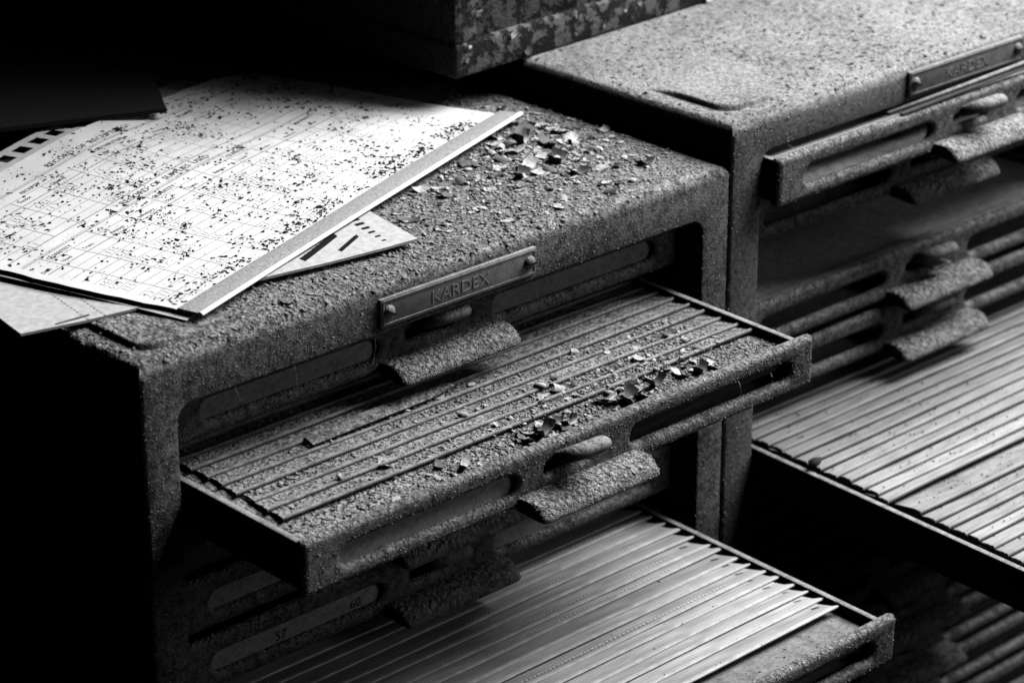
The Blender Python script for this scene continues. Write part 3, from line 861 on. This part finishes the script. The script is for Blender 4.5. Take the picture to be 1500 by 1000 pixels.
big_tri = sample(caseA, 60000, lambda c3, n3: (n3[:, 1] < -0.3) | ((n3[:, 2] > 0.1) & (c3[:, 1] < 8)))
big_tri = big_tri[(big_tri[:, 2] > -250) & (big_tri[:, 1] < 6)][:26000]
pb = sample(caseB, 60000, lambda c3, n3: (n3[:, 1] < -0.3) | ((n3[:, 2] > 0.1) & (c3[:, 1] < 8)))
pb = pb[(pb[:, 2] > -180) & (pb[:, 1] < 6)][:12000]
cl_pts = [big_tri, pb]
for d_, nf, nh in ((dA1, 2500, 2600), (dA2, 7000, 2800), (dA4, 1500, 200), (dA5, 2500, 2400), (dA6, 4500, 300), (dB1, 3500, 1600), (dB2, 800, 1200), (dB4, 2500, 1200), (dB5, 2000, 1200)):
    for ch in d_.children:
        if ch.name.startswith('front_panel'): cl_pts.append(sample(ch, nf, lambda c3, n3: (n3[:, 1] < 0.2)))
        if ch.name.startswith('handle'): cl_pts.append(sample(ch, nh, lambda c3, n3: n3[:, 2] > 0.15))
P = np.concatenate(cl_pts)
g7 = grains('clinging_grit', P, psize(len(P), 0.12, 0.48, 3.5), M_grain, 0.8, 0.6)
tag(g7, 'fine grit clinging to the cabinet and drawer fronts and pulls', 'dust', kind='stuff')

# individual flakes
def flake_mesh(seed, w, h, curl, mat, twist=0.0):
    r = random.Random(seed); nu, nv = 7, 5
    ang0 = r.uniform(-0.3, 0.3)
    def fn(s, t):
        x = (s-0.5)*w*(1-0.25*abs(t-0.5)+0*s); y = (t-0.5)*h
        if s in (0, 1) or t in (0, 1):
            x *= r.uniform(0.72, 1.12); y *= r.uniform(0.7, 1.12)
        a = (s-0.5)*curl
        R = w/max(abs(curl), 0.05)
        if abs(curl) > 0.05: X = R*math.sin(a); Z = R*(1-math.cos(a))*(1 if curl > 0 else -1)
        else: X, Z = x, 0
        X = X*0.8+x*0.2
        return (X, y, Z+twist*(t-0.5)*x+r.uniform(-.08, .08)*w*0.3)
    me = grid_sheet('flake', mat, fn, nu, nv, 0.28)
    z = [v.co.z for v in me.vertices]; zm = min(z)
    for v in me.vertices: v.co.z -= zm
    return me
flake_lib = []
for i in range(14):
    r = random.Random(500+i)
    flake_lib.append((flake_mesh(500+i, r.uniform(4, 7), r.uniform(2.6, 4.5), r.choice([-1.6, -1.0, 0.5, 0.9, 1.8, 2.6]), M_flake_l if i % 3 else M_flake_d, r.uniform(-0.15, 0.15))))
def crumb_mesh(seed, mat, rad=1.3):
    V, Fc = ico(); r = np.random.default_rng(seed)
    V = V*(1+r.uniform(-0.3, 0.3, (len(V), 1)))*np.array([1.3, 0.9, 0.75])*rad
    return new_mesh('crumb', V, Fc.tolist(), mat)
crumb_lib = [crumb_mesh(s, M_flake_l) for s in range(4)]

def flake(name, me, loc, rz, tilt, sc, label, cat, group, mat=None):
    if name == 'paint_flake':
        tone = 'dark' if me.materials[0] == M_flake_d else 'pale'
        size = 'broad' if sc > 0.65 else 'tiny'
        label = '%s %s %s' % (size, tone, label); group = '%s %s %s' % (size, tone, group)
    o = obj(name, me)
    M = Matrix.Translation([c2*MM for c2 in loc]) @ Matrix.Rotation(rz, 4, 'Z') @ Matrix.Rotation(tilt, 4, 'X') @ Matrix.Scale(sc, 4)
    o.matrix_world = (mat @ M) if mat else M
    return tag(o, label, cat, group)

fr = random.Random(77)
for k in range(46):
    o = obj('paint_flake', flake_lib[(k*5) % 14], bx)
    up_band = fr.random() < 0.55
    o.matrix_local = Matrix.Translation((fr.uniform(1, 180)*MM, (-0.1 if up_band else 3.0)*MM, (fr.uniform(1.5, 12) if up_band else fr.uniform(14, 45))*MM)) @ Matrix.Rotation(math.radians(90), 4, 'X') @ Matrix.Rotation(fr.uniform(0, 6.28), 4, 'Z') @ Matrix.Rotation(fr.uniform(-.4, .4), 4, 'X') @ Matrix.Scale(fr.choice([0.35, 0.5, 0.7]), 4)
topspots = [(232, 75, 13, 22), (214, 62, 12, 16), (238, 52, 12, 14), (200, 40, 18, 14), (170, 22, 18, 14), (90, 10, 22, 5), (205, 45, 28, 90), (238, 68, 18, 24), (215, 60, 26, 70)]
for cx0, cy0, sp, n in topspots:
    for _ in range(n):
        x = min(264, fr.gauss(cx0, sp)); y = max(9, fr.gauss(cy0, sp*0.8))
        w = (np.array([x, y])-O2)
        if (w@V2) > -3 and (w@U2) < SL+3: continue
        if x < 140 and y > 14: continue
        flake('paint_flake', fr.choice(flake_lib), (x, y, 0.05), fr.uniform(0, 6.28), fr.uniform(-0.35, 0.35), fr.choice([0.3, 0.4, 0.55, 0.7, 0.9, 1.15]),
              'paint flake lying on the gritty lower cabinet top', 'flake', 'paint flakes on the cabinet top')
# one upturned leaf-like scrap
flake('curled_scrap', flake_mesh(901, 8.5, 5.0, 2.6, M_flake_d, 0.1), (226, 47, 0.1), 0.5, 0.25, 1.25, 'largest dark curled scrap among the flakes on the cabinet top', 'flake', None)
for cx0, cy0, sp, n in ((33, 14, 5, 14), (44, 17, 5, 8), (-6, 13, 6, 10), (15, 30, 12, 6), (-45, 22, 22, 7), (70, 14, 12, 8), (60, 35, 20, 8), (-85, 12, 12, 3), (20, 20, 45, 30)):
    for _ in range(n):
        x = max(-105, min(100, fr.gauss(cx0, sp))); y = max(4.5, min(56, fr.gauss(cy0, sp*0.5)))
        z = float(strip_z2(np.array([y]))[0])+0.15
        flake('paint_flake', fr.choice(flake_lib), (x, y, z), fr.uniform(0, 6.28), fr.uniform(-0.3, 0.3), fr.choice([0.25, 0.35, 0.5, 0.7, 0.9]),
              'paint flake lying in the gritty pulled-out drawer', 'flake', 'paint flakes in the gritty drawer', m2)
big = [(36, 13.5, 12, 5.5, 2.4, 0.5, 0.5, 'd'), (44, 15.5, 10, 4.5, 1.6, 1.1, -0.4, 'd'), (52, 15, 11, 3.2, 2.8, 0.2, 0.2, 'd'), (28, 15.5, 9, 4.0, 1.2, 2.0, 0.6, 'd'),
       (47, 20, 8, 4.0, 1.8, 0.9, -0.5, 'l'), (39, 19, 7, 3.5, -1.4, 2.4, 0.3, 'l'), (-4, 13, 13, 4.0, 2.6, 0.35, 0.1, 'd'), (-12, 14, 9, 3.6, 1.5, 1.3, 0.4, 'd'), (4, 14, 8, 3.8, 2.2, 0.5, -0.3, 'l'),
       (72, 12.5, 9, 4.0, 2.6, 0.4, 0.2, 'd'), (78, 13, 7, 3.5, 1.2, 1.0, 0.5, 'l'), (22, 33, 8, 5.0, -1.6, 1.2, 0.35, 'l'), (-40, 13, 9, 3, 1.8, 0.6, 0.3, 'l'), (31, 17, 8, 4.5, 1.4, 0.2, -0.5, 'l'), (41, 12, 9, 3.5, 2.0, 1.0, 0.4, 'l'), (54, 18, 7, 3, 1.0, 2.0, 0.5, 'l'),
       (-8, 16, 8, 4, 1.6, 2.3, 0.4, 'l'), (-1, 17.5, 7, 4.5, -1.2, 0.8, 0.3, 'l'), (8, 12, 9, 3, 2.4, 0.3, -0.3, 'l'), (64, 15, 8, 4, 1.3, 1.4, 0.4, 'l'), (-60, 30, 7, 4, 1.5, 0.9, 0.2, 'l'), (84, 40, 7, 3, 1.6, 0.4, 0.4, 'd')]
for k, (x, y, w, h, cu, rz, tl, tone) in enumerate(big):
    flake('curled_scrap', flake_mesh(940+k, w, h, cu, M_flake_d if tone == 'd' else M_flake_l, 0.05), (x, y, float(strip_z2(np.array([y]))[0])+0.2), rz, tl, 1.0,
          'large %s curled scrap heaped with others in the gritty pulled-out drawer' % ('dark' if tone == 'd' else 'pale'), 'flake', 'large %s curled scraps in the gritty drawer' % ('dark' if tone == 'd' else 'pale'), m2)
bigtop = [(238, 78, 14, 6, 1.2, 0.4, 0.3, 'd'), (231, 70, 13, 3.5, 3.0, 0.5, 0.1, 'l'), (236, 62, 11, 6, 1.6, 1.2, 0.4, 'd'), (222, 64, 9, 5, 1.3, 0.2, -0.4, 'l'), (214, 50, 11, 5, 1.5, 0.3, 0.3, 'l'),
          (244, 60, 12, 5, 0.9, 0.2, 0.2, 'l'), (245, 84, 10, 5, 2.0, 1.5, 0.5, 'd'), (250, 68, 9, 6, 1.2, 2.2, 0.4, 'd'), (205, 44, 10, 4, 2.2, 0.5, 0.2, 'd'), (228, 84, 10, 5, 1.0, 0.9, 0.4, 'l')]
for k, (x, y, w, h, cu, rz, tl, tone) in enumerate(bigtop):
    flake('curled_scrap', flake_mesh(970+k, w, h, cu, M_flake_d if tone == 'd' else M_flake_l, 0.05), (x, y, 0.2), rz, tl, 1.0,
          'large %s curled scrap in the litter on the gritty lower cabinet top' % ('dark' if tone == 'd' else 'pale'), 'flake', 'large %s curled scraps on the cabinet top' % ('dark' if tone == 'd' else 'pale'))
for (x, y, s) in ((18.5, 38, 1.3), (-17, 38, 1.2), (-10, 39, 0.7), (-6, 39.5, 0.6), (-78, 30.5, 1.1), (60, 22, 1.0), (35, 20, 1.5), (22, 30, 0.8)):
    flake('crumb', fr.choice(crumb_lib), (x, y, float(strip_z2(np.array([y]))[0])+0.7), fr.uniform(0, 6), 0, s,
          'small rounded pale crumb on the gritty card strips', 'crumb', 'rounded crumbs on the card strips', m2)
# a loose torn card on the back of the gritty strips
def torn_fn(s, t):
    x = 66+64*s+2*t; y = 4.5-1.0*s-(7.5-2.2*s)*(1-t)
    return (x-CX, y+57, -1.4+0.7*math.sin(3*s)*t+(1.6*max(0, s-0.85)*6*(1-t)))
tc_ = obj('torn_card', grid_sheet('torn_card', M_cardgrit, torn_fn, 18, 4, 0.35)); tc_.matrix_world = m2
tag(tc_, 'torn strip of card lying loose under the closed drawer handle', 'card')
# dark crumb on the edge of the far drawer
lp = obj('dark_lump', crumb_mesh(44, M_stone, 2.6)); lp.location = (293*MM, -27*MM, -119.0*MM)
tag(lp, 'black lump sitting on the side wall of the worn card drawer', 'lump')

# rods jammed under the header of the taller cabinet
def tube(name, pts, r, mat, ns=8):
    V, Fc = [], []
    for k, p in enumerate(pts):
        a = Vector(pts[max(0, k-1)]); b = Vector(pts[min(len(pts)-1, k+1)]); d = (b-a).normalized()
        u = d.cross(Vector((0, 0, 1)));  u = u.normalized() if u.length > 1e-4 else Vector((1, 0, 0)); w = d.cross(u)
        for i in range(ns):
            t = 2*math.pi*i/ns; q = Vector(p)+(u*math.cos(t)+w*math.sin(t))*r
            V.append(tuple(q))
    m = len(pts)
    for i in range(m-1):
        for j in range(ns): Fc.append([i*ns+j, i*ns+(j+1) % ns, (i+1)*ns+(j+1) % ns, (i+1)*ns+j])
    Fc += [list(range(ns-1, -1, -1)), [(m-1)*ns+j for j in range(ns)]]
    return new_mesh(name, V, Fc, mat)
rod = obj('thin_rod', tube('thin_rod', [(355, -4.0, 0.9), (400, -4.6, 2.1), (445, -5.2, 3.4), (490, -5.6, 4.4)], 0.9, M_tray))
tag(rod, 'thin pale rod lying along the header below the nameplate of the taller cabinet', 'rod')
rod2 = obj('broken_strip', box('broken_strip', M_dark, 0, 118, -1.0, 1.0, -0.3, 0.3), None, (360, -6.5, 0.2), (0, -0.02, 0))
tag(rod2, 'dark broken strip lying under the thin pale rod', 'strip')

# cobweb threads under the header and round the fronts
def thread(p0, p1, sag, label):
    pts = []
    for i in range(9):
        t = i/8; p = [a+(b-a)*t for a, b in zip(p0, p1)]; p[2] -= sag*4*t*(1-t); p[1] -= 0.6*math.sin(7*t); pts.append(tuple(p))
    o = obj('cobweb_thread', tube('cobweb_thread', pts, 0.06, M_thread, 4))
    tag(o, label, 'cobweb', 'cobweb threads')
for p0, p1, s in (((62, 0.5, -18), (70, 8.8, -34), 3), ((84, 1, -17), (82, 8.5, -33), 1), ((96, 0, -16), (103, 8.6, -30), 4), ((37, 0, -18), (47, 9, -28), 2),
                  ((211, -59.5, -50), (214, -59.3, -61), 0.3), ((228, -59.4, -52), (229, -59.4, -60), 0.3), ((300.5, -0.2, 0.8), (301, -8.0, -1.5), 0.1)):
    thread(p0, p1, s, 'fine cobweb thread hanging at the drawer fronts')

# ------------------------------------------------------------------ done
scene.cycles.max_bounces = 4
scene.cycles.diffuse_bounces = 0
scene.cycles.use_denoising = True
scene.cycles.denoising_input_passes = 'RGB_ALBEDO_NORMAL'
scene.cycles.denoising_prefilter = 'NONE'
